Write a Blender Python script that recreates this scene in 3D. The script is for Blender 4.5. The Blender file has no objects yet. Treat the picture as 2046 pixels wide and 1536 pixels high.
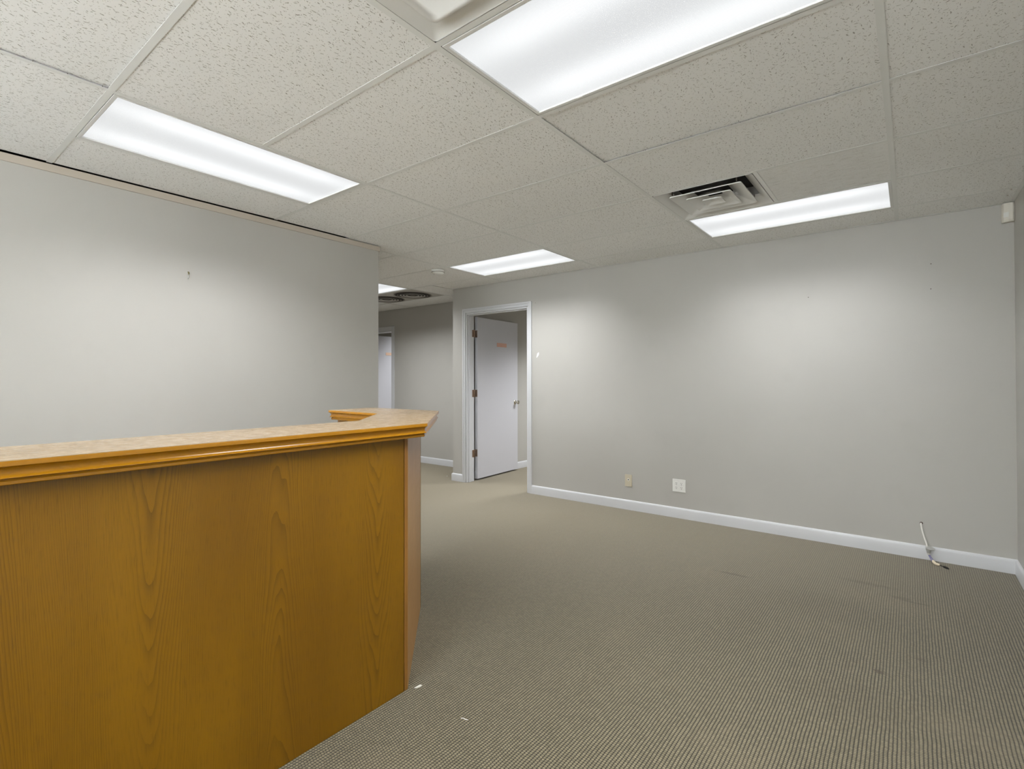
import bpy, bmesh, math, random
from mathutils import Vector, Matrix
random.seed(7)
C = bpy.context.scene.collection
SC = bpy.context.scene
S = 0.6096                      # two feet: the ceiling grid
HC = 2.413                      # ceiling height
YB = 3.406                      # back wall face
XL = -2.297                     # left wall face
XR = 1.824                      # right wall face
YH = 4.125                      # hall wall face
XJ = -3.278                     # end of the back wall where the hall steps back
YF = -3.2                       # front wall face behind the camera
XW = -7.0                       # west end of the hall
YE = 6.3                        # far end of the rooms behind

# ------------------------------------------------------------------ camera
yaw, pt, ro = 0.6633, 0.0097, -0.0015
R0 = Vector((math.cos(yaw), math.sin(yaw), 0)); F0 = Vector((-math.sin(yaw), math.cos(yaw), 0)); Z0 = Vector((0, 0, 1))
Fw = F0*math.cos(pt)+Z0*math.sin(pt); U0 = -F0*math.sin(pt)+Z0*math.cos(pt)
Rt = R0*math.cos(ro)+U0*math.sin(ro); Up = -R0*math.sin(ro)+U0*math.cos(ro)
cam = bpy.data.cameras.new('camera'); co = bpy.data.objects.new('camera', cam); C.objects.link(co)
m = Matrix.Identity(4)
for i in range(3):
    m[i][0] = Rt[i]; m[i][1] = Up[i]; m[i][2] = -Fw[i]
m[0][3], m[1][3], m[2][3] = 1.283, -1.2166, 1.2583
co.matrix_world = m
cam.sensor_width = 36; cam.lens = 1018.0/2046*36; cam.shift_y = -17.7/2046
cam.clip_start = 0.02
SC.camera = co

# ------------------------------------------------------------------ world, exposure, lamps
w = bpy.data.worlds.new('world'); SC.world = w; w.use_nodes = True
bg = w.node_tree.nodes['Background']; bg.inputs[0].default_value = (0.98, 0.99, 1.0, 1); bg.inputs[1].default_value = 12.0
SC.view_settings.view_transform = 'Standard'; SC.view_settings.look = 'None'
SC.view_settings.gamma = 1.0; SC.view_settings.use_curve_mapping = False
SC.view_settings.exposure = 0.40
LAMP_W = 19.0                   # watts of each troffer's downward throw
LAMP_SPREAD = 126               # prismatic lenses cut the light off towards the horizontal
GLOW = 0.69                     # what the lens itself shows from the side

# ------------------------------------------------------------------ node helper
class NT:
    def __init__(s, name):
        s.m = bpy.data.materials.new(name); s.m.use_nodes = True
        s.t = s.m.node_tree; s.t.nodes.clear()
        s.out = s.t.nodes.new('ShaderNodeOutputMaterial')
    def n(s, typ, ins=None, **kw):
        nd = s.t.nodes.new(typ)
        for k, v in kw.items(): setattr(nd, k, v)
        for k, v in (ins or {}).items():
            if isinstance(v, bpy.types.NodeSocket): s.t.links.new(v, nd.inputs[k])
            else: nd.inputs[k].default_value = v
        return nd
    def math(s, op, a, b=0.0, c=0.0, clamp=False):
        return s.n('ShaderNodeMath', {0: a, 1: b, 2: c}, operation=op, use_clamp=clamp).outputs[0]
    def vmath(s, op, a, b=(0, 0, 0)):
        nd = s.n('ShaderNodeVectorMath', {0: a, 1: b}, operation=op)
        return nd.outputs['Value'] if op in ('LENGTH', 'DOT_PRODUCT', 'DISTANCE') else nd.outputs[0]
    def scale(s, a, f): return s.n('ShaderNodeVectorMath', {0: a, 'Scale': f}, operation='SCALE').outputs[0]
    def mix(s, f, a, b, bt='MIX'):
        nd = s.t.nodes.new('ShaderNodeMix'); nd.data_type = 'RGBA'; nd.blend_type = bt
        for k, v in ((0, f), (6, a), (7, b)):
            if isinstance(v, bpy.types.NodeSocket): s.t.links.new(v, nd.inputs[k])
            else: nd.inputs[k].default_value = v
        return nd.outputs[2]
    def noise(s, vec, scale, detail=2, rough=0.5, out=0):
        return s.n('ShaderNodeTexNoise', {'Vector': vec, 'Scale': scale, 'Detail': detail, 'Roughness': rough}).outputs[out]
    def step(s, x, lo, hi):
        return s.n('ShaderNodeMapRange', {0: x, 1: lo, 2: hi, 3: 0.0, 4: 1.0}, interpolation_type='SMOOTHSTEP').outputs[0]
    def sep(s, v): return s.n('ShaderNodeSeparateXYZ', {0: v}).outputs
    def comb(s, x=0., y=0., z=0.): return s.n('ShaderNodeCombineXYZ', {0: x, 1: y, 2: z}).outputs[0]
    def pos(s): return s.n('ShaderNodeNewGeometry').outputs['Position']
    def uv(s): return s.n('ShaderNodeTexCoord').outputs['UV']
    def objc(s): return s.n('ShaderNodeTexCoord').outputs['Object']
    def bump(s, h, strength=0.3, dist=0.002):
        return s.n('ShaderNodeBump', {'Height': h, 'Strength': strength, 'Distance': dist}).outputs[0]
    def pbr(s, col, rough=0.5, metal=0.0, spec=0.5, normal=None, emit=None, es=0.0, sheen=0.0):
        ins = {'Base Color': col, 'Roughness': rough, 'Metallic': metal, 'Specular IOR Level': spec}
        if normal is not None: ins['Normal'] = normal
        if emit is not None: ins['Emission Color'] = emit; ins['Emission Strength'] = es
        b = s.n('ShaderNodeBsdfPrincipled', ins)
        if sheen: b.inputs['Sheen Weight'].default_value = sheen; b.inputs['Sheen Roughness'].default_value = 0.5
        s.t.links.new(b.outputs[0], s.out.inputs[0]); return s.m

def lin(r, g, b):
    f = lambda c: ((c/255+0.055)/1.055)**2.4 if c/255 > 0.04045 else c/255/12.92
    return (f(r), f(g), f(b), 1)

def plain(name, rgb, rough=0.5, metal=0.0, spec=0.5, var=0.03, scale=6.0):
    t = NT(name); n = t.noise(t.pos(), scale, 3)
    c = lin(*rgb); d = tuple(x*(1-var*2) for x in c[:3])+(1,)
    return t.pbr(t.mix(n, d, c), rough, metal, spec)

def wall_mat():
    t = NT('wall_paint'); p = t.pos()
    n1 = t.noise(p, 0.9, 2); n2 = t.noise(p, 260, 2); n3 = t.noise(p, 3.5, 3)
    col = t.mix(t.step(n1, 0.35, 0.65), lin(179, 177, 172), lin(183, 181, 176))
    col = t.mix(t.math('MULTIPLY', t.step(n3, 0.55, 0.8), 0.25), col, lin(170, 168, 163))
    return t.pbr(col, 0.42, 0, 0.35, t.bump(n2, 0.12, 0.0006))

def carpet_mat():
    t = NT('loop_carpet'); p = t.pos()
    warp = t.n('ShaderNodeTexNoise', {'Vector': p, 'Scale': 9.0, 'Detail': 2.0}).outputs['Color']
    wv = t.scale(t.vmath('SUBTRACT', warp, (0.5, 0.5, 0.5)), 0.006)
    q = t.vmath('ADD', p, wv); x, y, z = t.sep(q)
    u = t.math('DIVIDE', x, 0.0118)
    col_id = t.math('FLOOR', u)
    jit = t.n('ShaderNodeTexWhiteNoise', {1: col_id}, noise_dimensions='1D').outputs[0]
    v = t.math('ADD', t.math('DIVIDE', y, 0.0098), t.math('MULTIPLY', jit, 1.0))
    fu = t.math('SUBTRACT', t.math('FRACT', u), 0.5); fv = t.math('SUBTRACT', t.math('FRACT', v), 0.5)
    au = t.math('ABSOLUTE', fu); av = t.math('ABSOLUTE', fv)
    r = t.math('SQRT', t.math('ADD', t.math('POWER', t.math('MULTIPLY', au, 2.0), 2.4), t.math('MULTIPLY', t.math('POWER', t.math('MULTIPLY', av, 2.0), 2.6), 0.75)))
    h = t.math('SUBTRACT', 1.0, r, clamp=True)
    fib = t.noise(p, 900, 3, 0.6)
    loop = t.n('ShaderNodeTexWhiteNoise', {0: t.comb(col_id, t.math('FLOOR', v), 0.)}, noise_dimensions='2D').outputs[0]
    light = t.mix(loop, lin(105, 98, 76), lin(124, 116, 92))
    light = t.mix(t.math('MULTIPLY', fib, 0.35), light, lin(90, 83, 67))
    col = t.mix(t.step(h, 0.03, 0.5), lin(36, 32, 23), light)  # shade between the loops painted in along with the dark backing yarn
    # pile worn pale near the hall, and the far floor's extra light painted in
    yy = t.sep(p); wear_light = t.math('MULTIPLY', t.step(t.math('SUBTRACT', yy[1], t.math('MULTIPLY', yy[0], 0.55)), 1.0, 3.8), 0.62)
    col = t.mix(wear_light, col, lin(146, 137, 118))
    # wear and soiling
    s1 = t.noise(p, 1.3, 4, 0.6); col = t.mix(t.math('MULTIPLY', t.step(s1, 0.5, 0.75), 0.22), col, lin(120, 108, 88))
    s2 = t.noise(t.vmath('MULTIPLY', p, (5., 2., 1.)), 2.2, 3, 0.65); col = t.mix(t.math('MULTIPLY', t.step(s2, 0.62, 0.8), 0.25), col, lin(105, 94, 76))
    for sx, sy, rx, ry, k in ((1.166, 1.50, .022, .016, .8), (1.312, 1.735, .02, .02, .45), (1.232, 2.488, .05, .03, .4), (1.30, 2.46, .07, .012, .45), (1.058, 2.628, .16, .03, .3), (0.369, 2.281, .11, .016, .5), (1.10, 1.2, .22, .16, .14), (0.95, 2.1, .3, .2, .14)):
        d = t.vmath('LENGTH', t.vmath('MULTIPLY', t.vmath('SUBTRACT', q, (sx, sy, 0)), (1/rx, 1/ry, 0)))
        d = t.math('ADD', d, t.math('MULTIPLY', t.math('SUBTRACT', t.noise(p, 40, 2), 0.5), 1.2))
        col = t.mix(t.math('MULTIPLY', t.math('SUBTRACT', 1.0, t.step(d, 0.4, 1.3)), k), col, lin(62, 52, 36))
    return t.pbr(col, 0.95, 0, 0.1, t.bump(t.math('ADD', h, t.math('MULTIPLY', fib, 0.3)), 0.5, 0.003), sheen=0.22)

def tile_mat(name, spread, base=(251, 251, 250), kind=0):
    t = NT(name); p = t.objc(); oi = t.n('ShaderNodeObjectInfo').outputs['Random']
    off = t.scale(t.comb(oi, t.math('FRACT', t.math('MULTIPLY', oi, 17.0)), 0.), 37.0)
    p = t.vmath('ADD', t.vmath('MULTIPLY', p, (1, 1, 0)), off)
    wn = t.n('ShaderNodeTexNoise', {'Vector': p, 'Scale': 60.0, 'Detail': 1.0}).outputs['Color']
    pw = t.vmath('ADD', p, t.scale(t.vmath('SUBTRACT', wn, (.5, .5, .5)), 0.011))
    mask = None
    for sc, thr, dens, asp in ((44., 0.055, 0.78, 5.0), (62., 0.050, 0.66, 3.2), (100., 0.11, 0.42, 1.4)):
        vo = t.n('ShaderNodeTexVoronoi', {'Vector': t.vmath('ADD', pw, (sc*.01, sc*.03, 0)), 'Scale': sc}, voronoi_dimensions='2D')
        d = t.vmath('SUBTRACT', t.vmath('ADD', pw, (sc*.01, sc*.03, 0)), vo.outputs['Position'])
        cr = t.sep(vo.outputs['Color'])
        ang = t.math('MULTIPLY', t.math('SUBTRACT', cr[0], 0.5), spread)
        dr = t.n('ShaderNodeVectorRotate', {'Vector': d, 'Angle': ang}, rotation_type='Z_AXIS').outputs[0]
        l = t.math('MULTIPLY', t.vmath('LENGTH', t.vmath('MULTIPLY', dr, (1, 1/asp, 0))), sc)
        rr = t.math('MULTIPLY', thr, t.math('ADD', 0.35, t.math('MULTIPLY', cr[1], 0.85)))
        mk = t.math('SUBTRACT', 1.0, t.step(t.math('DIVIDE', l, rr), 0.75, 1.2))
        mk = t.math('MULTIPLY', mk, t.math('LESS_THAN', cr[2], dens))
        mask = mk if mask is None else t.math('MAXIMUM', mask, mk)
    soft = t.noise(p, 2.0, 3); fine = t.noise(p, 420, 2)
    b = t.mix(soft, lin(*[c-7 for c in base]), lin(*base))
    b = t.mix(t.math('MULTIPLY', fine, 0.18), b, lin(*[c-40 for c in base]))
    if kind:
        ridg = t.noise(t.vmath('MULTIPLY', p, (14, 160, 1)), 1.0, 3); b = t.mix(t.math('MULTIPLY', t.step(ridg, .5, .7), 0.3), b, lin(170, 165, 155))
        mask = t.math('MULTIPLY', mask, 0.35)
    col = t.mix(t.math('MULTIPLY', mask, 0.62 if spread > 2 else 0.78), b, lin(112, 102, 86))
    hgt = t.math('SUBTRACT', 1.0, mask)
    return t.pbr(col, 0.9, 0, 0.15, t.bump(hgt, 0.5, 0.002))

def oak(name, light, mid, dark, rough=0.3, ring=1.0, spacing=0.37, cath=True, streak=1.0, coat=0.5):
    """u across the grain, v along it, both in metres"""
    t = NT(name); uv = t.uv(); u, v, _ = t.sep(uv)
    lo = t.noise(t.vmath('MULTIPLY', uv, (3.2, 0.55, 1)), 1.0, 2)
    wob = t.math('MULTIPLY', t.math('SUBTRACT', lo, 0.5), 0.07)
    uw = t.math('ADD', u, wob)
    if cath:
        tri = t.math('PINGPONG', t.math('ADD', uw, 0.35), spacing)           # 0 .. spacing
        a = t.math('SUBTRACT', tri, spacing/2)                               # signed
        s_ = t.math('MULTIPLY', t.math('SINE', t.math('MULTIPLY', t.math('DIVIDE', a, spacing/2), math.pi/2)), spacing/2)
        d = t.math('ADD', t.math('MULTIPLY', s_, 1.15), t.math('MULTIPLY', v, 0.06))
    else:
        d = t.math('ADD', uw, t.math('MULTIPLY', v, 0.02))
    nz = t.noise(t.vmath('MULTIPLY', uv, (22, 3.2, 1)), 1.0, 3, 0.5)
    g = t.math('MULTIPLY_ADD', d, 135.0*ring, t.math('MULTIPLY', nz, 1.3))
    g = t.math('ADD', g, t.math('MULTIPLY', t.noise(t.comb(t.math('MULTIPLY', g, 0.21), 0., 0.), 1.0, 2), 3.2))
    g = t.math('ADD', g, t.math('MULTIPLY', t.noise(t.vmath('MULTIPLY', uv, (5.5, 0.9, 1)), 1.0, 2), 9.0))
    fr = t.math('FRACT', g)
    line = t.math('POWER', fr, 3.0)
    wid = t.noise(t.vmath('MULTIPLY', uv, (9, 1.2, 1)), 1.0, 2)
    line = t.math('MULTIPLY', line, t.step(wid, 0.25, 0.6))
    pores = t.noise(t.vmath('MULTIPLY', uv, (620, 16, 1)), 1.0, 3, 0.6)
    pore = t.step(pores, 0.52, 0.72)
    tone = t.noise(t.vmath('MULTIPLY', uv, (2.4, 0.7, 1)), 1.0, 3)
    col = t.mix(t.step(tone, 0.3, 0.7), lin(*mid), lin(*light))
    col = t.mix(t.math('MULTIPLY', line, 0.55*streak), col, lin(*dark))
    col = t.mix(t.math('MULTIPLY', pore, 0.42*streak), col, lin(*dark))
    rg = t.math('ADD', rough, t.math('MULTIPLY', pore, 0.12))
    mt = t.pbr(col, rg, 0, coat, t.bump(t.math('ADD', line, pore), 0.06, 0.0006))
    return mt

def lens_mat():
    t = NT('lit_prismatic_lens'); uv = t.uv(); u, v, _ = t.sep(uv)     # metres from the panel's centre, v along the tubes
    def band(c, wd):
        return t.math('EXPONENT', t.math('MULTIPLY', t.math('POWER', t.math('DIVIDE', t.math('SUBTRACT', u, c), wd), 2.0), -1.0))
    b = t.math('ADD', band(-0.17, .085), band(0.17, .085))
    ends = t.step(t.math('SUBTRACT', 0.57, t.math('ABSOLUTE', v)), 0.0, 0.22)
    b = t.math('MULTIPLY', b, t.math('ADD', 0.55, t.math('MULTIPLY', ends, 0.45)))
    cell = 0.0048
    pr = t.math('MULTIPLY', t.math('SINE', t.math('MULTIPLY', t.math('ADD', u, v), math.pi*2/cell*0.7)), t.math('SINE', t.math('MULTIPLY', t.math('SUBTRACT', u, v), math.pi*2/cell*0.7)))
    st = t.math('MULTIPLY', t.math('ADD', t.math('ADD', 0.80, t.math('MULTIPLY', b, 0.30)), t.math('MULTIPLY', pr, 0.13)), GLOW)
    return t.pbr((0.05, 0.05, 0.05, 1), 0.25, 0, 0.3, t.bump(pr, 0.3, 0.0008), (0.965, 0.985, 1.0, 1), st)

M = dict(
    wall=wall_mat(), carpet=carpet_mat(),
    tile=tile_mat('mineral_tile_directional', 1.2), tile_r=tile_mat('mineral_tile_random', 3.0), tile_s=tile_mat('mineral_tile_scored', 3.0, kind=1),
    tee=plain('painted_tee', (236, 237, 235), 0.4), white=plain('white_enamel', (250, 250, 250), 0.4, var=0.01),
    steel=plain('white_steel', (228, 228, 226), 0.35, var=0.01), dark=plain('duct_dark', (40, 37, 33), 0.8), grey=plain('vent_grey', (188, 184, 178), 0.5),
    fan=plain('grille_brown_grey', (96, 88, 80), 0.55), plenum=plain('plenum', (60, 55, 50), 0.9),
    trimw=plain('trim_paint', (205, 206, 209), 0.35, var=0.01), wtrim=plain('beige_trim', (190, 181, 168), 0.5),
    doorm=plain('door_paint', (200, 200, 206), 0.38, var=0.01), bronze=plain('aged_bronze', (158, 132, 112), 0.35, 0.7, var=0.12, scale=90),
    chrome=plain('satin_nickel', (205, 200, 188), 0.18, 1.0), peach=plain('old_adhesive', (222, 176, 160), 0.7, var=0.12, scale=70),
    tan=plain('tan_plate', (224, 190, 165), 0.6), black=plain('slot_black', (28, 26, 24), 0.6), brown=plain('brown_jack', (70, 42, 30), 0.5),
    ivory=plain('ivory_plastic', (203, 194, 172), 0.4), plast=plain('white_plastic', (232, 232, 228), 0.35),
    offp=plain('offwhite_plastic', (226, 222, 212), 0.4), cable=plain('white_cable', (228, 226, 220), 0.45), blue=plain('blue_wire', (126, 122, 176), 0.5),
    cream=plain('cream_wire', (222, 208, 182), 0.5), metal=plain('zinc', (188, 189, 186), 0.4, 0.4), paper=plain('paper', (196, 194, 184), 0.8),
    spackle=plain('spackle', (236, 236, 236), 0.7), brass=plain('brass_hook', (110, 100, 60), 0.4, 0.6),
    oak=oak('honey_oak_veneer', (131, 92, 4), (116, 79, 2), (72, 45, 1), 0.32),
    oak_glare=oak('oak_panel_glare', (172, 128, 72), (160, 116, 60), (112, 76, 34), 0.34),  # oak paled to paint in the glare reflected from the walls
    oakd=oak('oak_edge', (146, 102, 46), (130, 88, 34), (82, 52, 16), 0.35, cath=False),
    oakm=oak('oak_molding', (164, 112, 14), (152, 101, 10), (98, 60, 4), 0.2, cath=False, ring=0.8, streak=0.22, coat=0.6),
    oakt=oak('oak_top', (166, 143, 113), (153, 131, 100), (116, 93, 66), 0.27, cath=False, ring=1.3, streak=0.75, coat=0.6),
    lens=lens_mat(),
)
def glass_mat():
    t = NT('added_window_glass'); tr = t.n('ShaderNodeBsdfTransparent', {0: (0.97, 0.985, 0.98, 1)}); gl = t.n('ShaderNodeBsdfGlossy', {'Roughness': 0.02})
    mx = t.n('ShaderNodeMixShader', {0: 0.06}); t.t.links.new(tr.outputs[0], mx.inputs[1]); t.t.links.new(gl.outputs[0], mx.inputs[2])
    t.t.links.new(mx.outputs[0], t.out.inputs[0]); return t.m
M['glass'] = glass_mat()

# ------------------------------------------------------------------ mesh helpers
def link(name, me, mat, parent=None, loc=None):
    o = bpy.data.objects.new(name, me); C.objects.link(o)
    if mat is not None and not me.materials: me.materials.append(mat)
    if parent is not None: o.parent = parent
    if loc is not None: o.location = loc
    return o
def mesh(name, vs, fs, uvs=None, smooth=False):
    me = bpy.data.meshes.new(name); me.from_pydata([tuple(v) for v in vs], [], fs); 
    if uvs:
        l = me.uv_layers.new(name='UVMap'); k = 0
        for f in uvs:
            for c in f: l.data[k].uv = c; k += 1
    if smooth:
        for p in me.polygons: p.use_smooth = True
    me.update(); return me
def boxdata(x0, x1, y0, y1, z0, z1):
    v = [(x0, y0, z0), (x1, y0, z0), (x1, y1, z0), (x0, y1, z0), (x0, y0, z1), (x1, y0, z1), (x1, y1, z1), (x0, y1, z1)]
    f = [(0, 3, 2, 1), (4, 5, 6, 7), (0, 1, 5, 4), (1, 2, 6, 5), (2, 3, 7, 6), (3, 0, 4, 7)]
    return v, f
def boxes(name, bs, mat, parent=None, bev=0.0, seg=2, loc=None):
    V = []; F = []
    for b in bs:
        v, f = boxdata(*b); n = len(V); V += v; F += [tuple(i+n for i in q) for q in f]
    o = link(name, mesh(name, V, F), mat, parent, loc)
    if bev: bevel(o, bev, seg)
    return o
def bevel(o, w_, seg=2, ang=30):
    md = o.modifiers.new('bevel', 'BEVEL'); md.width = w_; md.segments = seg; md.limit_method = 'ANGLE'; md.angle_limit = math.radians(ang)
    for p in o.data.polygons: p.use_smooth = True
    md2 = o.modifiers.new('wn', 'WEIGHTED_NORMAL'); md2.keep_sharp = True
def tag(o, label, cat, group=None, kind=None):
    o['label'] = label; o['category'] = cat
    if group: o['group'] = group
    if kind: o['kind'] = kind
    return o
def struct(o, label, cat): return tag(o, label, cat, kind='structure')
def empty(name, loc): 
    o = bpy.data.objects.new(name, None); C.objects.link(o); o.location = loc; o.empty_display_size = 0.05; return o
def lathe(name, prof, mat, parent=None, axis='Z', loc=(0, 0, 0), n=32, smooth=True):
    """prof: (r, h) pairs; axis of revolution; closed where r = 0"""
    V = []; F = []; rings = []
    for r, h in prof:
        if r < 1e-7: V.append((0, 0, h)); rings.append([len(V)-1])
        else:
            a = len(V)
            for i in range(n): V.append((r*math.cos(2*math.pi*i/n), r*math.sin(2*math.pi*i/n), h))
            rings.append(list(range(a, a+n)))
    for A, B in zip(rings, rings[1:]):
        for i in range(n):
            j = (i+1) % n
            if len(A) == 1 and len(B) == 1: continue
            if len(A) == 1: F.append((A[0], B[i], B[j]))
            elif len(B) == 1: F.append((A[i], B[0], A[j]))
            else: F.append((A[i], B[i], B[j], A[j]))
    if axis == 'Y-': V = [(x, -z, y) for x, y, z in V]
    if axis == 'X': V = [(z, x, y) for x, y, z in V]
    if axis == 'Z-': V = [(x, -y, -z) for x, y, z in V]
    me = mesh(name, V, F, smooth=smooth)
    bm = bmesh.new(); bm.from_mesh(me); bmesh.ops.recalc_face_normals(bm, faces=bm.faces); bm.to_mesh(me); bm.free()
    if smooth:
        me.set_sharp_from_angle(angle=math.radians(40))
    return link(name, me, mat, parent, loc)
def tube(name, pts, r, mat, parent=None, n=10, sub=6, taper=None):
    P = [Vector(p) for p in pts]; Q = []
    for i in range(len(P)-1):
        p0 = P[max(i-1, 0)]; p1 = P[i]; p2 = P[i+1]; p3 = P[min(i+2, len(P)-1)]
        for k in range(sub):
            s = k/sub; Q.append(0.5*((2*p1)+(p2-p0)*s+(2*p0-5*p1+4*p2-p3)*s*s+(-p0+3*p1-3*p2+p3)*s**3))
    Q.append(P[-1]); V = []; F = []
    up = Vector((0.3, 0.2, 1)).normalized()
    for i, q in enumerate(Q):
        d = (Q[min(i+1, len(Q)-1)]-Q[max(i-1, 0)]).normalized(); a = d.cross(up)
        if a.length < .05: a = d.cross(Vector((1, 0, 0)))
        a.normalize(); b = d.cross(a)
        rr = r if taper is None else r*taper(i/(len(Q)-1))
        for k in range(n): V.append(q+a*rr*math.cos(2*math.pi*k/n)+b*rr*math.sin(2*math.pi*k/n))
    for i in range(len(Q)-1):
        for k in range(n): F.append((i*n+k, i*n+(k+1) % n, (i+1)*n+(k+1) % n, (i+1)*n+k))
    F.append(tuple(range(n))); F.append(tuple(reversed(range((len(Q)-1)*n, len(Q)*n))))
    return link(name, mesh(name, V, F, smooth=True), mat, parent)

# ------------------------------------------------------------------ floor and walls
T = 0.124
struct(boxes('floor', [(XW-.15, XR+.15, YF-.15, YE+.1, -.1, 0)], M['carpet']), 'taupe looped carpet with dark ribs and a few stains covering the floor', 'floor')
DX0, DX1, DZ = -3.050, -2.100, 2.088       # doorway to the office, clear opening
wb = boxes('wall_back', [(XJ, DX0, YB, YB+T, 0, 2.7), (DX1, XR+.13, YB, YB+T, 0, 2.7), (DX0, DX1, YB, YB+T, DZ, 2.7)], M['wall'])
struct(wb, 'long light grey painted wall with the office doorway and two outlets', 'wall')
struct(boxes('wall_jog', [(XJ, -3.15, YB+T, YE, 0, 2.7)], M['wall']), 'light grey wall running back beside the office doorway', 'wall')
HX0, HX1 = -6.20, -5.372
struct(boxes('wall_hall', [(XW, HX0, YH, YH+T, 0, 2.7), (HX1, XJ, YH, YH+T, 0, 2.7), (HX0, HX1, YH, YH+T, 2.075, 2.7)], M['wall']), 'grey hall wall set back beyond the office doorway, with a second doorway', 'wall')
struct(boxes('wall_left', [(XL-T, XL, YF, 1.510, 0, 2.4065)], M['wall']), 'light grey partition wall behind the reception desk with a small hook', 'wall')
struct(boxes('wall_hall_south', [(XW, XL-T, 1.386, 1.510, 0, 2.4065)], M['wall']), 'hidden south wall of the hall behind the partition', 'wall')
struct(boxes('wall_right', [(XR, XR+.13, YF, YB, 0, 2.7)], M['wall']), 'narrow sliver of light grey wall at the right edge', 'wall')
struct(boxes('wall_west', [(XW-.12, XW, YF, YE, 0, 2.7)], M['wall']), 'wall closing the far west end of the hall', 'wall')
struct(boxes('wall_far', [(XW, 1.954, YE, YE+.1, 0, 2.7)], M['wall']), 'far wall of the office behind the open door', 'wall')
struct(boxes('wall_office', [(-.4, -.28, YB+T, YE, 0, 2.7)], M['wall']), 'side wall of the office behind the open door', 'wall')
struct(boxes('wall_front', [(XW, -2.0, YF-.12, YF, 0, 2.7), (1.6, XR+.13, YF-.12, YF, 0, 2.7), (-2.0, 1.6, YF-.12, YF, 0, 1.3), (-2.0, 1.6, YF-.12, YF, 2.385, 2.7)], M['wall']), 'front wall behind the viewer with the opening of the added high window', 'wall')
win = struct(empty('added_window', (-.2, YF, 1.3)), 'added wide high window behind the viewer, out of sight, for fill daylight', 'window')  # unseen window put in for daylight fill on ceiling and walls
boxes('added_window_frame', [(-1.8, 1.8, -.09, -.03, 0, .05), (-1.8, 1.8, -.09, -.03, 1.035, 1.085), (-1.8, -1.75, -.09, -.03, .05, 1.035), (1.75, 1.8, -.09, -.03, .05, 1.035), (-.025, .025, -.09, -.03, .05, 1.035)], M['steel'], win)
for a in (-1.75, .025): boxes('added_pane', [(a, a+1.725, -.062, -.056, .05, 1.035)], M['glass'], win)

# small marks on the walls
def mark(name, x, z, r, mat, h=0.0006): return lathe(name, [(0, h), (r, h*.6), (r*1.05, -.0005), (0, -.0005)], mat, wb, 'Y-', (x, YB, z), 10)
for x, z in ((1.404, 2.073), (1.402, 1.897), (0.652, 1.914), (-1.995, 2.122)): mark('nail_hole', x, z, .0032, M['brown'])
V = []; n = 14
for k in range(n):
    a = 2*math.pi*k/n; rx = .011*(1+.25*math.sin(3*a+1)); rz = .026*(1+.15*math.sin(2*a)); X = rx*math.cos(a); Zz = rz*math.sin(a)
    V.append((X+Zz*.35, -.001, Zz))
V2 = [(x*1.15, .0003, z*1.12) for x, y, z in V]
link('spackle_patch', mesh('spackle_patch', V+V2, [tuple(range(n))]+[(k, n+k, n+(k+1) % n, (k+1) % n) for k in range(n)]), M['spackle'], wb, (-1.968, YB, 1.541))

# ------------------------------------------------------------------ baseboards
def baseboard(name, p0, p1, nrm, label, h=.094, t=.014, ends=(0, 0)):
    """run from p0 to p1, proud of the wall towards nrm"""
    d = Vector((p1[0]-p0[0], p1[1]-p0[1])); L = d.length; d.normalize()
    prof = [(0, 0), (t, 0), (t, h-.018), (t*.8, h-.007), (t*.45, h-.0015), (0, h)]
    V = []; F = []
    for e, s0 in ((p0, ends[0]), (p1, ends[1])):
        for a, z in prof:
            V.append((e[0]+nrm[0]*a+d[0]*s0*a, e[1]+nrm[1]*a+d[1]*s0*a, z))
    k = len(prof)
    F = [(i, (i+1) % k, k+(i+1) % k, k+i) for i in range(k)]+[tuple(reversed(range(k))), tuple(range(k, 2*k))]
    me = mesh(name, V, F, smooth=True); bm = bmesh.new(); bm.from_mesh(me); bmesh.ops.recalc_face_normals(bm, faces=bm.faces); bm.to_mesh(me); bm.free()
    me.set_sharp_from_angle(angle=math.radians(35))
    return struct(link(name, me, M['trimw']), label, 'baseboard')
CX0, CX1 = -3.104, -2.045      # outer edges of the door casing
baseboard('baseboard_back', (CX1, YB), (XR, YB), (0, -1), 'white baseboard along the long light grey wall', ends=(0, -1))
baseboard('baseboard_corner', (XJ, YB), (CX0, YB), (0, -1), 'short white baseboard left of the open office door', ends=(-1, 0))
baseboard('baseboard_jog', (XJ, YH), (XJ, YB), (-1, 0), 'white baseboard on the return into the hall', ends=(-1, 1))
baseboard('baseboard_hall', (-5.307, YH), (XJ, YH), (0, -1), 'white baseboard at the foot of the recessed hall wall', ends=(0, -1))
baseboard('baseboard_right', (XR, YB), (XR, YF), (-1, 0), 'white baseboard at the foot of the right-hand wall', ends=(1, 0))
baseboard('baseboard_office', (-3.15, YB+T), (-3.15, YE), (1, 0), 'white baseboard seen past the open office door', ends=(0, -1))
baseboard('baseboard_left', (XL, YF), (XL, 1.51), (1, 0), 'white baseboard of the partition hidden by the desk')
# strip along the top of the left wall
tr = boxes('trim_1', [(XL-T-.006, XL+.007, YF, 1.522, 2.366, 2.4070)], M['wtrim'], bev=.0015)
struct(tr, 'beige cap strip along the top of the partition wall', 'trim')

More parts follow.
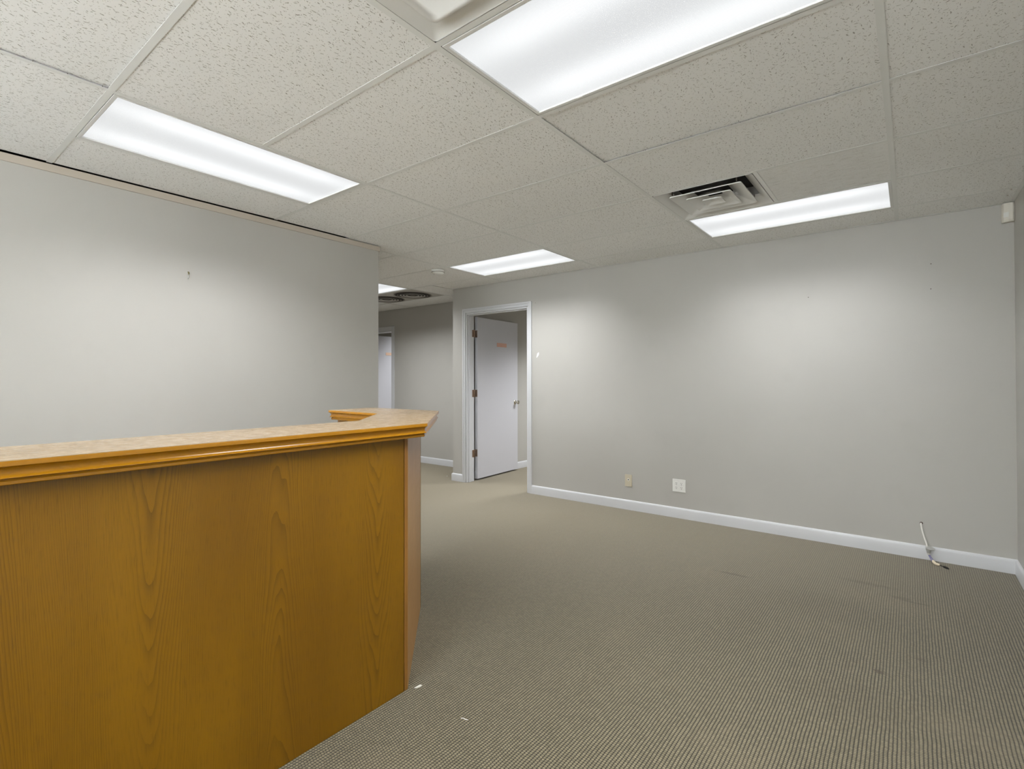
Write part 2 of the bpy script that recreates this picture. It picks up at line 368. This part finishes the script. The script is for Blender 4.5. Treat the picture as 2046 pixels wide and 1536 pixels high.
# ------------------------------------------------------------------ ceiling
ceil = struct(boxes('ceiling', [(XW-.15, XR+.15, YF-.15, YE+.1, 2.7, 2.8)], M['plenum']), 'suspended ceiling of fissured off-white tiles in a white metal grid', 'ceiling')
TZ = HC+.0020
tcache = {}
def tile(x0, x1, y0, y1, mat, dz=None, tilt=None):
    wx, wy = round(x1-x0-.010, 4), round(y1-y0-.010, 4); k = (wx, wy, mat)
    if k not in tcache:
        v, f = boxdata(-wx/2, wx/2, -wy/2, wy/2, 0, .015); me = mesh('ceiling_tile', v, f); me.materials.append(M[mat]); tcache[k] = me
    o = bpy.data.objects.new('ceiling_tile', tcache[k]); C.objects.link(o); o.parent = ceil
    o.location = ((x0+x1)/2+random.uniform(-.001, .001), (y0+y1)/2+random.uniform(-.001, .001), TZ+random.uniform(.0, .0015) if dz is None else TZ+dz)
    rx, ry = tilt or (random.uniform(-.0015, .0015), random.uniform(-.0006, .0006))
    o.rotation_euler = (rx, ry, random.uniform(-.0006, .0006)); o.location.z += abs(rx)*wy/2+abs(ry)*wx/2-.0006
    return o
EG = .0065                       # dark joint between ceiling and wall
cols = [(XL-.02, -2*S), (-2*S, 0), (0, 2*S), (2*S, XR-.001)]
for c, (x0, x1) in enumerate(cols):
    for k in range(-5, 6):
        y0 = k*S; y1 = (k+1)*S if k < 5 else YB-EG
        mat = 'tile' if c < 2 else 'tile_r'
        if c == 0:
            if k >= 2: x0_ = -4*S
            else: x0_ = XL+.006
            if k in (-1, 0):
                if k == -1: tile(XL+.006, -3*S, -S, S, 'tile_r')
                continue
            if k == 4: continue
            tile(x0_, x1, y0, y1, mat)
        elif c == 1 and k == -2: tile(x0, x1, y0, y1, mat, tilt=(.0042, .0028))
        elif c == 2:
            if k == 0 or k == 4: continue
            if k == 1: tile(x0, x1, y0, y1, mat, tilt=(.0046, .0024)); continue
            if k in (-1, 3): tile(S, x1, y0, y1, 'tile_s' if k == 3 else mat); continue
            tile(x0, x1, y0, y1, mat)
        else: tile(x0, x1, y0, y1, mat)
for c in range(4):              # hall columns
    x1 = -(4+2*c)*S; x0 = x1-2*S
    for k in range(2, 7):
        y0 = k*S; y1 = (k+1)*S
        if k == 2: y0 = 1.50
        if c == 0:
            if k == 5: tile(XJ+.003, x1, 5*S, YB-EG, 'tile'); tile(x0, XJ-EG, 5*S, 6*S, 'tile'); continue
            if k == 6: tile(x0, XJ-EG, 6*S, YH-EG, 'tile'); continue
        if k == 6: y1 = YH-EG
        if c == 1 and k in (4, 5): continue
        tile(max(x0, XW), x1, y0, y1, 'tile')
def tee(x0, x1, y0, y1): boxes('ceiling_tee', [(x0, x1, y0, y1, HC, HC+.0010)], M['tee'], ceil)
hw = .012
for x, ya, yb in ((-2*S, YF, YB-EG), (0, YF, YB-EG), (2*S-.003, YF, YB-EG), (-4*S, 1.5, YB-EG), (-6*S, 1.5, YH-EG), (-8*S, 1.5, YH-EG), (-10*S, 1.5, YH-EG)):
    tee(x-hw, x+hw, ya, yb)
tee(-3*S-hw, -3*S+hw, -S+hw, S-hw)
tee(S-hw, S+hw, 3*S+hw, 4*S-hw); tee(S-hw, S+hw, -S+hw, -hw)
for k in range(-5, 7):
    y = k*S
    if k < 6:
        for a, b in ((XL+.006, -2*S-hw), (-2*S+hw, -hw), (hw, 2*S-.003-hw), (2*S-.003+hw, XR)):
            if a < -2 and k == 0: continue
            if a < -2 and k >= 3: a = -4*S+hw
            tee(a, b, y-hw, y+hw)
    if k >= 3:
        for c in range(4):
            x1 = -(4+2*c)*S-hw; x0 = max(x1-2*S+2*hw, XW)
            if k == 6 and c == 0: x1 = XJ-EG
            tee(x0, x1, y-hw, y+hw)
# wall angles carrying the edge tiles
for b in ((XR-.020, XR-.0005, YF, YB-EG), (XJ+.002, XR-.02, YB-.0185, YB-EG), (XW, XJ-EG, YH-.0185, YH-EG)):
    boxes('wall_angle', [b+(HC-.0006, HC+.0012)], M['tee'], ceil)
for x, y in ((1.775, 3.075), (1.772, 3.20)):
    lathe('rivet', [(0, .0015), (.004, .001), (.0045, 0)], M['bronze'], ceil, 'Z-', (x, y, HC+.0005), 10)
# rooms behind the doorways get a plain lid
boxes('office_lid', [(-3.15, -.4, YB+T, YE, HC, HC+.02)], M['tile'] and M['white'], ceil); boxes('back_room_lid', [(XW, XJ, YH+T, YE, HC, HC+.02)], M['white'], ceil)

# ------------------------------------------------------------------ ceiling lights
def troffer(cx, cy, along, label, power=1.0, latch=1, spread=None):
    """2 x 4 ft recessed fixture; along = 'x' or 'y' is its long direction"""
    t = tag(empty('ceiling_light', (cx, cy, HC)), label, 'light', 'fluorescent ceiling lights with prismatic lenses')
    if along == 'y': t.rotation_euler = (0, 0, math.pi/2)
    L, W_ = 2*S-.030, S-.030
    fw = .016
    boxes('housing', [(-L/2+.006, L/2-.006, -W_/2+.006, W_/2-.006, .012, .10)], M['steel'], t)
    rim = boxes('frame', [(-L/2, L/2, -W_/2, -W_/2+fw, -.001, .010), (-L/2, L/2, W_/2-fw, W_/2, -.001, .010), (-L/2, -L/2+fw, -W_/2+fw, W_/2-fw, -.001, .010), (L/2-fw, L/2, -W_/2+fw, W_/2-fw, -.001, .010)], M['steel'], t, bev=.001)
    a, b = L/2-fw, W_/2-fw
    me = mesh('lens', [(-a, -b, .006), (a, -b, .006), (a, b, .006), (-a, b, .006), (-a, -b, .009), (a, -b, .009), (a, b, .009), (-a, b, .009)],
              [(0, 3, 2, 1), (4, 5, 6, 7), (0, 1, 5, 4), (1, 2, 6, 5), (2, 3, 7, 6), (3, 0, 4, 7)],
              [[(-b, -a), (b, -a), (b, a), (-b, a)]]+[[(0, 0)]*4]*5)
    link('lens', me, M['lens'], t)
    for lx in (-.38, .37):
        boxes('latch', [(lx-.014, lx+.014, latch*(W_/2-fw*.75)-.0022, latch*(W_/2-fw*.75)+.0022, -.0022, 0)], M['white'], t)
    ld = bpy.data.lights.new('tube_light', 'AREA'); ld.shape = 'RECTANGLE'; ld.size = L-.06; ld.size_y = W_-.06
    ld.energy = LAMP_W*power; ld.color = (0.97, 0.985, 1.0); ld.spread = math.radians(spread or LAMP_SPREAD)
    lo = bpy.data.objects.new('tube_light', ld); C.objects.link(lo); lo.parent = t; lo.location = (0, 0, -.004)
    return t
troffer(-2.5*S, 0, 'y', 'long lit ceiling light panel above the partition wall, upper left', .72, latch=-1)
troffer(S, .5*S, 'x', 'largest lit ceiling light panel, nearest overhead, cut by the top edge', 1.35, latch=1)
troffer(S, 4.5*S, 'x', 'lit ceiling light panel beside the square vent near the long wall', .5, latch=-1)
troffer(-3*S, 4.5*S, 'x', 'small lit ceiling light panel near the smoke detector and office doorway', .85, latch=-1)
troffer(-7*S, 4.5*S, 'x', 'sliver of lit ceiling light panel past the partition wall end, over the hall', 1.7, latch=-1, spread=150)
troffer(S, -3.5*S, 'x', 'added ceiling light panel behind the viewer, out of view', latch=-1)  # unseen lamp put in for extra light in the front room
troffer(-1.8, 5.0, 'y', 'added ceiling light panel inside the office, out of sight', 1.9, latch=-1)  # added lamp, lights the office and spills through its doorway
troffer(-5.2, 5.1, 'x', 'added ceiling light panel in the room off the hall, out of sight', 1.2, latch=-1)  # added to brighten the room off the hall, never in view

# ------------------------------------------------------------------ square supply vent with stepped louvres
def frustum(name, h0, z0, h1, z1, t_, mat, parent, lip=.006):
    """square sheet ring flaring from half-width h0 at z0 (high) to h1 at z1 (low), with a rolled lip"""
    prof = [(h0, z0), (h0+(h1-h0)*.55, z0+(z1-z0)*.62), (h1-.006, z1+.003), (h1, z1), (h1, z1+lip), (h1-.006, z1+lip+.002), (h0+(h1-h0)*.55-.002, z0+(z1-z0)*.62+t_+.002), (h0-.0015, z0+t_)]
    V = []; F = []
    for r, z in prof:
        c = min(.012, r*.25)
        ring = []
        for sx, sy in ((1, 1), (-1, 1), (-1, -1), (1, -1)):
            a0 = math.atan2(sy, sx)
            for q in (-45, -15, 15, 45):
                a = a0+math.radians(q); ring.append((sx*(r-c)+c*math.cos(a), sy*(r-c)+c*math.sin(a), z))
        V += ring
    n = 16; k = len(prof)
    for i in range(k):
        for j in range(n): F.append((i*n+j, i*n+(j+1) % n, ((i+1) % k)*n+(j+1) % n, ((i+1) % k)*n+j))
    me = mesh(name, V, F, smooth=True); bm = bmesh.new(); bm.from_mesh(me); bmesh.ops.recalc_face_normals(bm, faces=bm.faces); bm.to_mesh(me); bm.free()
    me.set_sharp_from_angle(angle=math.radians(35))
    return link(name, me, mat, parent)
v = tag(empty('air_vent', (S/2, 3.5*S, HC)), 'square white ceiling vent with nested stepped louvres beside a light panel', 'vent')
q = S/2-.0148
frustum('flange', .222, .050, q, -.001, .001, M['steel'], v, lip=.002)
frustum('louvre', .105, .046, .213, -.006, .001, M['steel'], v)
frustum('louvre', .045, .040, .134, -.012, .001, M['steel'], v)
cp = frustum('centre_louvre', .020, .006, .058, -.014, .001, M['steel'], v)
boxes('centre_plate', [(-.022, .022, -.022, .022, .004, .007)], M['steel'], v)
boxes('duct_neck', [(-.235, -.232, -.235, .235, .04, .11), (.232, .235, -.235, .235, .04, .11), (-.232, .232, -.235, -.232, .04, .11), (-.232, .232, .232, .235, .04, .11)], M['steel'], v)
boxes('duct_throat', [(-.235, .235, -.235, .235, .11, .113)], M['dark'], v)
for sx in (-1, 1):
    for sy in (-1, 1): boxes('bracket', [(sx*.19-.0012, sx*.19+.0012, sy*.219-.009, sy*.219+.009, .004, .05)], M['fan'], v)

# ------------------------------------------------------------------ plaque diffuser at the top edge
v = tag(empty('plaque_vent', (S/2, -S/2, HC)), 'flat square panel diffuser beside the largest light, at the top edge', 'vent')
frustum('back_pan', .205, .014, q, -.0008, .001, M['steel'], v, lip=.002)
boxes('pan_top', [(-.21, .21, -.21, .21, .014, .017)], M['steel'], v)
V = []; F = []
prof = [(.231, -.008), (.229, -.002), (.205, .003), (.203, .001), (.198, -.004), (0.197, -.004)]
prof = [(.214, .003), (.2205, -.004), (.2195, -.009), (.2165, -.0105), (.205, -.0105), (.201, -.0070)]
for r, z in prof:
    c = .018
    for sx, sy in ((1, 1), (-1, 1), (-1, -1), (1, -1)):
        a0 = math.atan2(sy, sx)
        for qq in (-45, -22, 0, 22, 45):
            a = a0+math.radians(qq); V.append((sx*(r-c)+c*math.cos(a), sy*(r-c)+c*math.sin(a), z))
n = 20
for i in range(len(prof)-1):
    for j in range(n): F.append((i*n+j, i*n+(j+1) % n, (i+1)*n+(j+1) % n, (i+1)*n+j))
F.append(tuple(range(n))); F.append(tuple((len(prof)-1)*n+j for j in range(n)))
me = mesh('plaque', V, F, smooth=True); bm = bmesh.new(); bm.from_mesh(me); bmesh.ops.recalc_face_normals(bm, faces=bm.faces); bm.to_mesh(me); bm.free(); me.set_sharp_from_angle(angle=math.radians(50))
link('plaque', me, M['steel'], v)
for sx in (-.15, .15): boxes('hanger', [(sx-.01, sx+.01, -.01, .01, .001, .014)], M['steel'], v)

# ------------------------------------------------------------------ round-ring grille panel over the hall
v = tag(empty('ring_grille', (-7*S, 5.5*S, HC)), 'grey ceiling panel with round dark ring grilles over the hall', 'vent')
L, W_ = 2*S-.026, S-.026
boxes('panel', [(-L/2, L/2, -W_/2, W_/2, .001, .006)], M['grey'], v, bev=.001)
for gx in (.263, -.29):
    g = lathe('ring_grille_face', [(.262, .000), (.262, .004), (.235, .0005), (.232, -.001)], M['fan'], v, 'Z', (gx, .02, -.0015), 48)
    lathe('backing', [(0, .0012), (.236, .0012), (.236, .0005), (0, .0005)], M['dark'], g, 'Z', (0, 0, 0), 40)
    for rr in (.205, .165, .125, .085):
        lathe('ring', [(rr-.012, -.001), (rr, -.006), (rr+.006, -.005), (rr-.006, .000)], M['fan'] if rr > .18 else M['grey'], g, 'Z', (0, 0, 0), 40)
    lathe('hub', [(0, -.006), (.028, -.005), (.034, 0), (0, .0005)], M['fan'], g, 'Z', (0, 0, 0), 24)

# ------------------------------------------------------------------ smoke detector, motion sensor
v = tag(empty('smoke_detector', (-2.602, 2.500, HC)), 'round white smoke detector on the ceiling near the small light panel', 'smoke detector')
lathe('base_plate', [(0, 0), (.070, 0), (.070, .010), (0, .010)], M['plast'], v, 'Z-', (0, 0, 0), 36)
lathe('cover', [(.066, .010), (.066, .020), (.060, .034), (.050, .042), (.026, .046), (0, .046)], M['plast'], v, 'Z-', (0, 0, 0), 36)
lathe('vent_slots', [(.0665, .0205), (.0665, .0245), (.060, .0245), (.060, .0205)], M['fan'], v, 'Z-', (0, 0, 0), 36)
lathe('indicator', [(0, .002), (.003, .0015), (.004, 0)], M['brown'], v, 'Z-', (-.02, -.035, -.044), 12)
v = tag(empty('motion_sensor', (XR-.001, YB-.001, 2.285)), 'small off-white motion sensor in the top corner by the ceiling', 'sensor')
prof = [(-.060, 0), (-.060, -.022), (-.052, -.040), (-.030, -.052), (-.010, -.050), (0, -.040), (0, 0)]
V = []; zs = [(0.0, .80), (.012, .97), (.02, 1.), (.118, 1.), (.122, .96)]
for z, s in zs:
    for x, y in prof: V.append((x*(.9+.1*s) if z < .05 else x, y*s, z))
n = len(prof); F = [tuple(range(n)), tuple(reversed(range((len(zs)-1)*n, len(zs)*n)))]
for i in range(len(zs)-1):
    for j in range(n): F.append((i*n+j, i*n+(j+1) % n, (i+1)*n+(j+1) % n, (i+1)*n+j))
me = mesh('housing', V, F); bm = bmesh.new(); bm.from_mesh(me); bmesh.ops.recalc_face_normals(bm, faces=bm.faces); bm.to_mesh(me); bm.free()
o = link('housing', me, M['offp'], v); bevel(o, .002, 2, 20)
V = [(-.0535, -.0395, .030), (-.030, -.0530, .030), (-.030, -.0530, .062), (-.0535, -.0395, .062)]
V2 = [(x+.002, y+.003, z) for x, y, z in V]
link('lens_window', mesh('lens_window', V+V2, [(0, 1, 2, 3), (7, 6, 5, 4), (0, 4, 5, 1), (1, 5, 6, 2), (2, 6, 7, 3), (3, 7, 4, 0)]), M['plast'], v)

# ------------------------------------------------------------------ wall plates
def plate(name, x, z, wd, ht, mat, label, cat):
    v = tag(empty(name, (x, YB, z)), label, cat)
    boxes('plate', [(-wd/2, wd/2, -.0055, -.0002, -ht/2, ht/2)], mat, v, bev=.002, seg=3); return v
v = plate('phone_jack', -.8875, .2835, .073, .115, M['ivory'], 'ivory single phone jack plate low on the long wall', 'wall jack')
lathe('jack', [(0, .002), (.012, .002), (.014, 0)], M['offp'], v, 'Y-', (0, -.0055, .008), 20)
boxes('socket', [(-.005, .005, -.0082, -.007, .003, .013)], M['black'], v)
for zz in (.044, -.040): lathe('screw', [(0, .001), (.0028, .0006), (.003, 0)], M['metal'], v, 'Y-', (0, -.0055, zz), 12)
v = plate('power_outlet', -.390, .2955, .119, .115, M['plast'], 'white four-socket power outlet low on the long wall', 'outlet')
for sx in (-.0235, .0235):
    for sz in (-.0195, .0195):
        r = lathe('receptacle', [(0, .0015), (.0155, .0015), (.0168, 0)], M['plast'], v, 'Y-', (sx, -.0055, sz), 24)
        boxes('slot', [(-.0072, -.0052, -.0021, -.0012, .000, .009), (.0052, .0072, -.0021, -.0012, .000, .009)], M['black'], r)
        lathe('ground_hole', [(0, .0021), (.0028, .0021), (.0028, .001)], M['black'], r, 'Y-', (0, 0, -.0072), 12)
    for sz in (0,): lathe('screw', [(0, .001), (.0025, .0006), (.0028, 0)], M['metal'], v, 'Y-', (sx, -.0055, sz), 12)

# ------------------------------------------------------------------ loose cable at the baseboard
def A(x, y, z): return (x-1.36, y-YB, z)
v = tag(empty('loose_cable', (1.36, YB, 0)), 'white cable stub with blue wires hanging from the long wall to the carpet', 'cable')
lathe('wall_hole', [(0, .001), (.008, .0008), (.009, 0)], M['brown'], v, 'Y-', A(1.338, YB, .248), 14)
tube('cable_sheath', [A(1.337, YB+.01, .248), A(1.337, YB-.008, .240), A(1.342, YB-.014, .205), A(1.352, YB-.022, .160), A(1.364, YB-.034, .118), A(1.368, YB-.038, .095)], .0052, M['cable'], v)
d = lathe('washer', [(0, 0), (.026, 0), (.027, .003), (.012, .006), (0, .006)], M['metal'], v, 'Z', A(1.384, YB-.045, .090), 28); d.rotation_euler = (math.radians(14), math.radians(10), 0)
d = lathe('connector', [(0, 0), (.010, 0), (.012, .012), (.017, .026), (.017, .032), (0, .032)], M['metal'], v, 'Z', A(1.376, YB-.046, .056), 20)
lathe('collar', [(0, 0), (.0085, 0), (.0085, .007), (.011, .010), (0, .010)], M['cable'], v, 'Z', A(1.376, YB-.046, .047), 16)
for k, dx in enumerate((-.004, .003)):
    tube('wire', [A(1.376+dx, YB-.046, .050), A(1.384+dx, YB-.054, .035), A(1.395+dx*1.5, YB-.066+dx, .018), A(1.402+dx, YB-.076, .010)], .0024, M['blue'], v, 8, 4)
tube('wire_nut', [A(1.398, YB-.070, .016), A(1.402, YB-.084, .010), A(1.410, YB-.098, .008)], .0085, M['cream'], v, 12, 4, lambda s: .75+.35*math.sin(s*3.1))
tube('wire_nut', [A(1.404, YB-.100, .008), A(1.418, YB-.112, .0075), A(1.432, YB-.120, .0072)], .0080, M['cream'], v, 12, 4, lambda s: .8+.25*math.sin(s*3.1))
tube('lead', [A(1.430, YB-.120, .007), A(1.445, YB-.130, .006), A(1.456, YB-.142, .006)], .0022, M['black'], v, 8, 4)
tube('lead_tip', [A(1.450, YB-.138, .006), A(1.460, YB-.150, .007), A(1.470, YB-.162, .007), A(1.476, YB-.170, .006)], .0075, M['black'], v, 10, 4, lambda s: .35+.65*math.sin(min(1, s+.12)*2.9))

# ------------------------------------------------------------------ hook on the left wall
v = tag(empty('wall_hook', (XL, .052, 1.944)), 'tiny brass hook left on the partition wall behind the desk', 'hook')
tube('nail', [(-.01, 0, .002), (.006, 0, .0), (.010, .001, -.006), (.008, .001, -.014)], .0034, M['brass'], v, 8, 4)
tube('hook_bend', [(.002, .001, -.016), (.003, .001, -.030), (.009, .000, -.039), (.012, -.004, -.036)], .0024, M['metal'], v, 8, 4)

# ------------------------------------------------------------------ doors
def hinge(parent, x, y, z, leafw=.036):
    h = boxes('hinge', [(0, leafw*.95, -.0015, 0, -.045, .045)], M['bronze'], parent, bev=.0006, loc=(x, y, z))   # leaf on the door edge
    return h
d1 = struct(empty('door_1', (DX0, YB, 0)), 'white office door standing open into the room behind the long wall', 'door')
def P(b): return (b[0]-DX0, b[1]-DX0, b[2]-YB, b[3]-YB, b[4], b[5])
CT = 2.146; YI = YB+T
# casing with a stepped profile, three lengths
def casing(name, bs): boxes(name, [P(b) for b in bs], M['trimw'], d1, bev=.002)
casing('casing', [(CX0, CX0+.022, YB-.0155, YB, 0, CT), (CX0+.022, DX0-.006, YB-.012, YB, 0, CT-.022)])
casing('casing', [(CX1-.022, CX1, YB-.017, YB, 0, CT), (DX1+.006, CX1-.022, YB-.012, YB, 0, CT-.022)])
casing('casing', [(CX0+.022, CX1-.022, YB-.017, YB, CT-.022, CT), (DX0-.006, DX1+.006, YB-.012, YB, DZ+.006, CT-.022)])
casing('jamb', [(DX0-.004, DX0+.014, YB-.004, YI+.006, 0, DZ)])
casing('jamb', [(DX1-.014, DX1+.004, YB-.004, YI+.006, 0, DZ)])
casing('head_jamb', [(DX0+.014, DX1-.014, YB-.004, YI+.006, DZ-.014, DZ+.004)])
casing('door_stop', [(DX0+.014, DX0+.024, YB+.030, YB+.070, 0, DZ-.014)])
casing('door_stop', [(DX1-.024, DX1-.014, YB+.030, YB+.070, 0, DZ-.014)])
casing('door_stop', [(DX0+.024, DX1-.024, YB+.030, YB+.070, DZ-.024, DZ-.014)])
# leaf: built along +x from the hinge edge, face at y = 0, then turned into the room
LW, LT, LH = .912, .040, 2.046
leaf = boxes('door_leaf', [(0, LW, 0, LT, .018, .018+LH)], M['doorm'], d1, bev=.0015)
ang = math.radians(93.6); leaf.location = (-3.0262-DX0, 3.590-YB, 0); leaf.rotation_euler = (0, 0, ang)
o = boxes('name_patch', [(.416, .640, -.0022, 0, 1.709, 1.762)], M['peach'], leaf, bev=.0008)
r1 = lathe('rosette', [(0, .008), (.018, .008), (.030, .003), (.032, 0)], M['chrome'], leaf, 'Y-', (LW-.066, 0, .955), 28)
lathe('knob', [(.011, .006), (.010, .022), (.016, .030), (.025, .040), (.027, .052), (.022, .062), (.012, .066), (0, .067)], M['chrome'], leaf, 'Y-', (LW-.066, 0, .955), 28)
boxes('latch_plate', [(LW, LW+.001, .008, .032, .915, .985)], M['chrome'], leaf)
for hz in (1.850, 1.098, .345):
    h = boxes('hinge', [(-.0018, 0, .001, .036, -.045, .045)], M['bronze'], leaf, bev=.0004, loc=(0, 0, hz))
    o = boxes('hinge', [P((DX0+.014, DX0+.016, YI-.030, YI+.006, hz-.045, hz+.045))], M['bronze'], d1, bev=.0004)
    o = lathe('hinge_pin', [(0, -.049), (.004, -.048), (.0062, -.045), (.0062, .045), (.004, .048), (0, .049)], M['bronze'], d1, 'Z', (-3.036-DX0+.004, YI+.0125-YB, hz), 14)
    for zz in (-.03, 0, .03): lathe('hinge_screw', [(0, .0024), (.003, .0022), (.0035, .0016)], M['chrome'], leaf, 'X', (-.0005, .024 if zz else .030, hz+zz), 10).rotation_euler = (0, 0, math.pi)

d2 = struct(empty('door_2', (HX0, YH, 0)), 'white door standing open beyond the hall, half hidden by the partition', 'door')
def P2(b): return (b[0]-HX0, b[1]-HX0, b[2]-YH, b[3]-YH, b[4], b[5])
def cas2(name, bs): boxes(name, [P2(b) for b in bs], M['trimw'], d2, bev=.002)
cas2('casing', [(HX1+.005, HX1+.065, YH-.015, YH, 0, 2.145)]); cas2('casing', [(HX0-.065, HX0-.005, YH-.015, YH, 0, 2.145)])
cas2('casing', [(HX0-.005, HX1+.005, YH-.015, YH, 2.080, 2.145)])
cas2('jamb', [(HX1-.014, HX1+.005, YH-.004, YH+T+.006, 0, 2.075)]); cas2('jamb', [(HX0-.005, HX0+.014, YH-.004, YH+T+.006, 0, 2.075)])
cas2('head_jamb', [(HX0+.014, HX1-.014, YH-.004, YH+T+.006, 2.062, 2.080)])
leaf2 = boxes('door_leaf', [(0, .80, 0, .04, .018, 2.055)], M['doorm'], d2, bev=.0015)
leaf2.location = (.055, T+.045, 0); leaf2.rotation_euler = (0, 0, math.radians(88))
boxes('name_plate', [(.30, .58, -.003, 0, 1.715, 1.765)], M['tan'], leaf2, bev=.0008)
lathe('knob', [(.030, 0), (.028, .006), (.011, .010), (.012, .030), (.026, .045), (.024, .060), (0, .066)], M['chrome'], leaf2, 'Y-', (.74, 0, .955), 24)

# ------------------------------------------------------------------ reception desk
desk = tag(empty('reception_desk', (-.34, .15, 0)), 'honey-oak reception desk with a moulded counter that turns two corners', 'desk')
OX, OY = -.34, .15
TZ_ = 1.0815
out = [(-.298, -2.75), (-.298, .236), (-.888, .868), (-1.535, .862), (-1.478, .522), (-.985, .506), (-.640, .142), (-.650, -2.75)]
def inset(poly, d):
    n = len(poly); R_ = []
    for i in range(n):
        p0 = Vector(poly[i-1]); p1 = Vector(poly[i]); p2 = Vector(poly[(i+1) % n])
        a = (p1-p0).normalized(); b = (p2-p1).normalized()
        na = Vector((-a[1], a[0])); nb = Vector((-b[1], b[0]))
        k = (na+nb); k = k/(k.dot(na)); R_.append(p1+k*d)
    return R_
# top slab
po = inset(out, .0008); n = len(po)
V = [(p[0]-OX, p[1]-OY, z) for z in (TZ_+.0006, TZ_-.0015) for p in po]
fs = [tuple(range(n)), tuple(reversed(range(n, 2*n)))]+[(i, n+i, n+(i+1) % n, (i+1) % n) for i in range(n)]
uvs = [[(V[i][0], V[i][1]) for i in f] for f in fs]
link('countertop', mesh('countertop', V, fs, uvs), M['oakt'], desk)
prof = [(.0030, 0.0), (.0008, -.0008), (0, -.0025), (0, -.0120), (.0012, -.0132), (.0045, -.0140), (.0078, -.0165), (.0105, -.0210), (.0118, -.0260), (.0112, -.0310), (.0085, -.0352), (.0048, -.0376), (.0046, -.0396),
        (.0110, -.0408), (.0140, -.0430), (.0135, -.0452), (.0120, -.0470), (.0122, -.0540), (.0140, -.0558), (.045, -.0560), (.045, -.018)]
loops = [inset(out, d) for d, z in prof]
for e in range(len(out)):
    e2 = (e+1) % len(out); V = []; uvl = []
    s = 0; L = (Vector(out[e2])-Vector(out[e])).length
    for k, (d, z) in enumerate(prof):
        if k: s += math.hypot(d-prof[k-1][0], z-prof[k-1][1])
        V += [(loops[k][e][0]-OX, loops[k][e][1]-OY, TZ_+z), (loops[k][e2][0]-OX, loops[k][e2][1]-OY, TZ_+z)]
        uvl += [(s+e*1.7, 0), (s+e*1.7, L)]
    k = len(prof); F = [(2*i, 2*i+2, 2*i+3, 2*i+1) for i in range(k-1)]+[tuple(range(0, 2*k, 2)), tuple(reversed(range(1, 2*k, 2)))]
    me = mesh('edge_molding', V, F, [[uvl[i] for i in f] for f in F], smooth=True)
    me.set_sharp_from_angle(angle=math.radians(38)); link('edge_molding', me, M['oakm'], desk)
def panel(name, p0, p1, t_, z0, z1, mat, u0=0.0, bev=.0008, vert=True):
    """box whose visible face runs p0->p1 with its thickness to the left of that direction"""
    a = Vector((p0[0]-OX, p0[1]-OY)); b = Vector((p1[0]-OX, p1[1]-OY)); d = (b-a); L = d.length; d.normalize(); nn = Vector((-d[1], d[0]))*t_
    q = [a, b, b+nn, a+nn]
    V = [(p[0], p[1], z0) for p in q]+[(p[0], p[1], z1) for p in q]
    F = [(0, 3, 2, 1), (4, 5, 6, 7), (0, 1, 5, 4), (1, 2, 6, 5), (2, 3, 7, 6), (3, 0, 4, 7)]
    us = [0, L, L, 0]; uu = []
    for f in F:
        uu.append([((us[i % 4] if f in (F[2], F[4], F[0], F[1]) else (0 if (i % 4) in (0, 1) else t_))+u0, (z1 if i >= 4 else z0)) for i in f])
    o = link(name, mesh(name, V, F, uu), mat, desk)
    if bev: 
        md = o.modifiers.new('bevel', 'BEVEL'); md.width = bev; md.segments = 1
    return o
ZT = TZ_-.0562
panel('front_panel', (-.340, -2.70), (-.340, .1465), .018, .001, ZT, M['oak'], u0=.27)
panel('corner_trim', (-.3405, .1500), (-.3405, .1680), .018, .001, ZT, M['oakd'], u0=3.1)
panel('diagonal_panel', (-.3415, .1680), (-.8500, .6905), .018, .001, ZT, M['oak_glare'], u0=5.3)
panel('rear_panel', (-.8660, .7080), (-1.440, .7050), .0215, .001, ZT, M['oak'], u0=7.3)
panel('end_panel', (-1.440, .6830), (-1.440, .5600), .018, .001, ZT, M['oakd'], u0=8.3)
panel('inner_panel', (-1.421, .5600), (-.930, .5600), .018, .001, ZT, M['oak'], u0=9.1)
panel('inner_panel', (-.925, .553), (-.497, .115), .018, .001, ZT, M['oak'], u0=10.1)
panel('inner_panel', (-.490, .110), (-.490, -2.70), .018, .001, ZT, M['oak'], u0=11.1)

# ------------------------------------------------------------------ litter on the carpet
def scrap(name, x, y, pts, h, mat, label, cat):
    n = len(pts); V = [(px, py, .0008+h*(.4+.6*((i*7) % 3)/2)) for i, (px, py) in enumerate(pts)]; V2 = [(px, py, .0002) for px, py in pts]
    o = link(name, mesh(name, V+V2, [tuple(range(n)), tuple(reversed(range(n, 2*n)))]+[(i, n+i, n+(i+1) % n, (i+1) % n) for i in range(n)]), mat, None, (x, y, 0))
    return tag(o, label, cat)
scrap('paper_scrap', -.320, .205, [(-.006, -.016), (.003, -.012), (.009, .004), (.006, .017), (-.003, .012)], .003, M['paper'], 'pale grey scrap of paper on the carpet at the desk corner', 'scrap')
scrap('paint_chip', -3.54, 3.56, [(-.006, -.005), (.005, -.006), (.007, .004), (-.004, .006)], .004, M['spackle'], 'tiny white chip on the carpet by the hall corner', 'chip')
o = tube('white_thread', [(-.014, -.004, .0012), (-.004, .001, .002), (.004, -.001, .0025), (.013, .005, .0012)], .0008, M['spackle'], None, 6, 4)
o.location = (-.031, .175, 0); tag(o, 'short white thread on the carpet in front of the desk corner', 'thread')
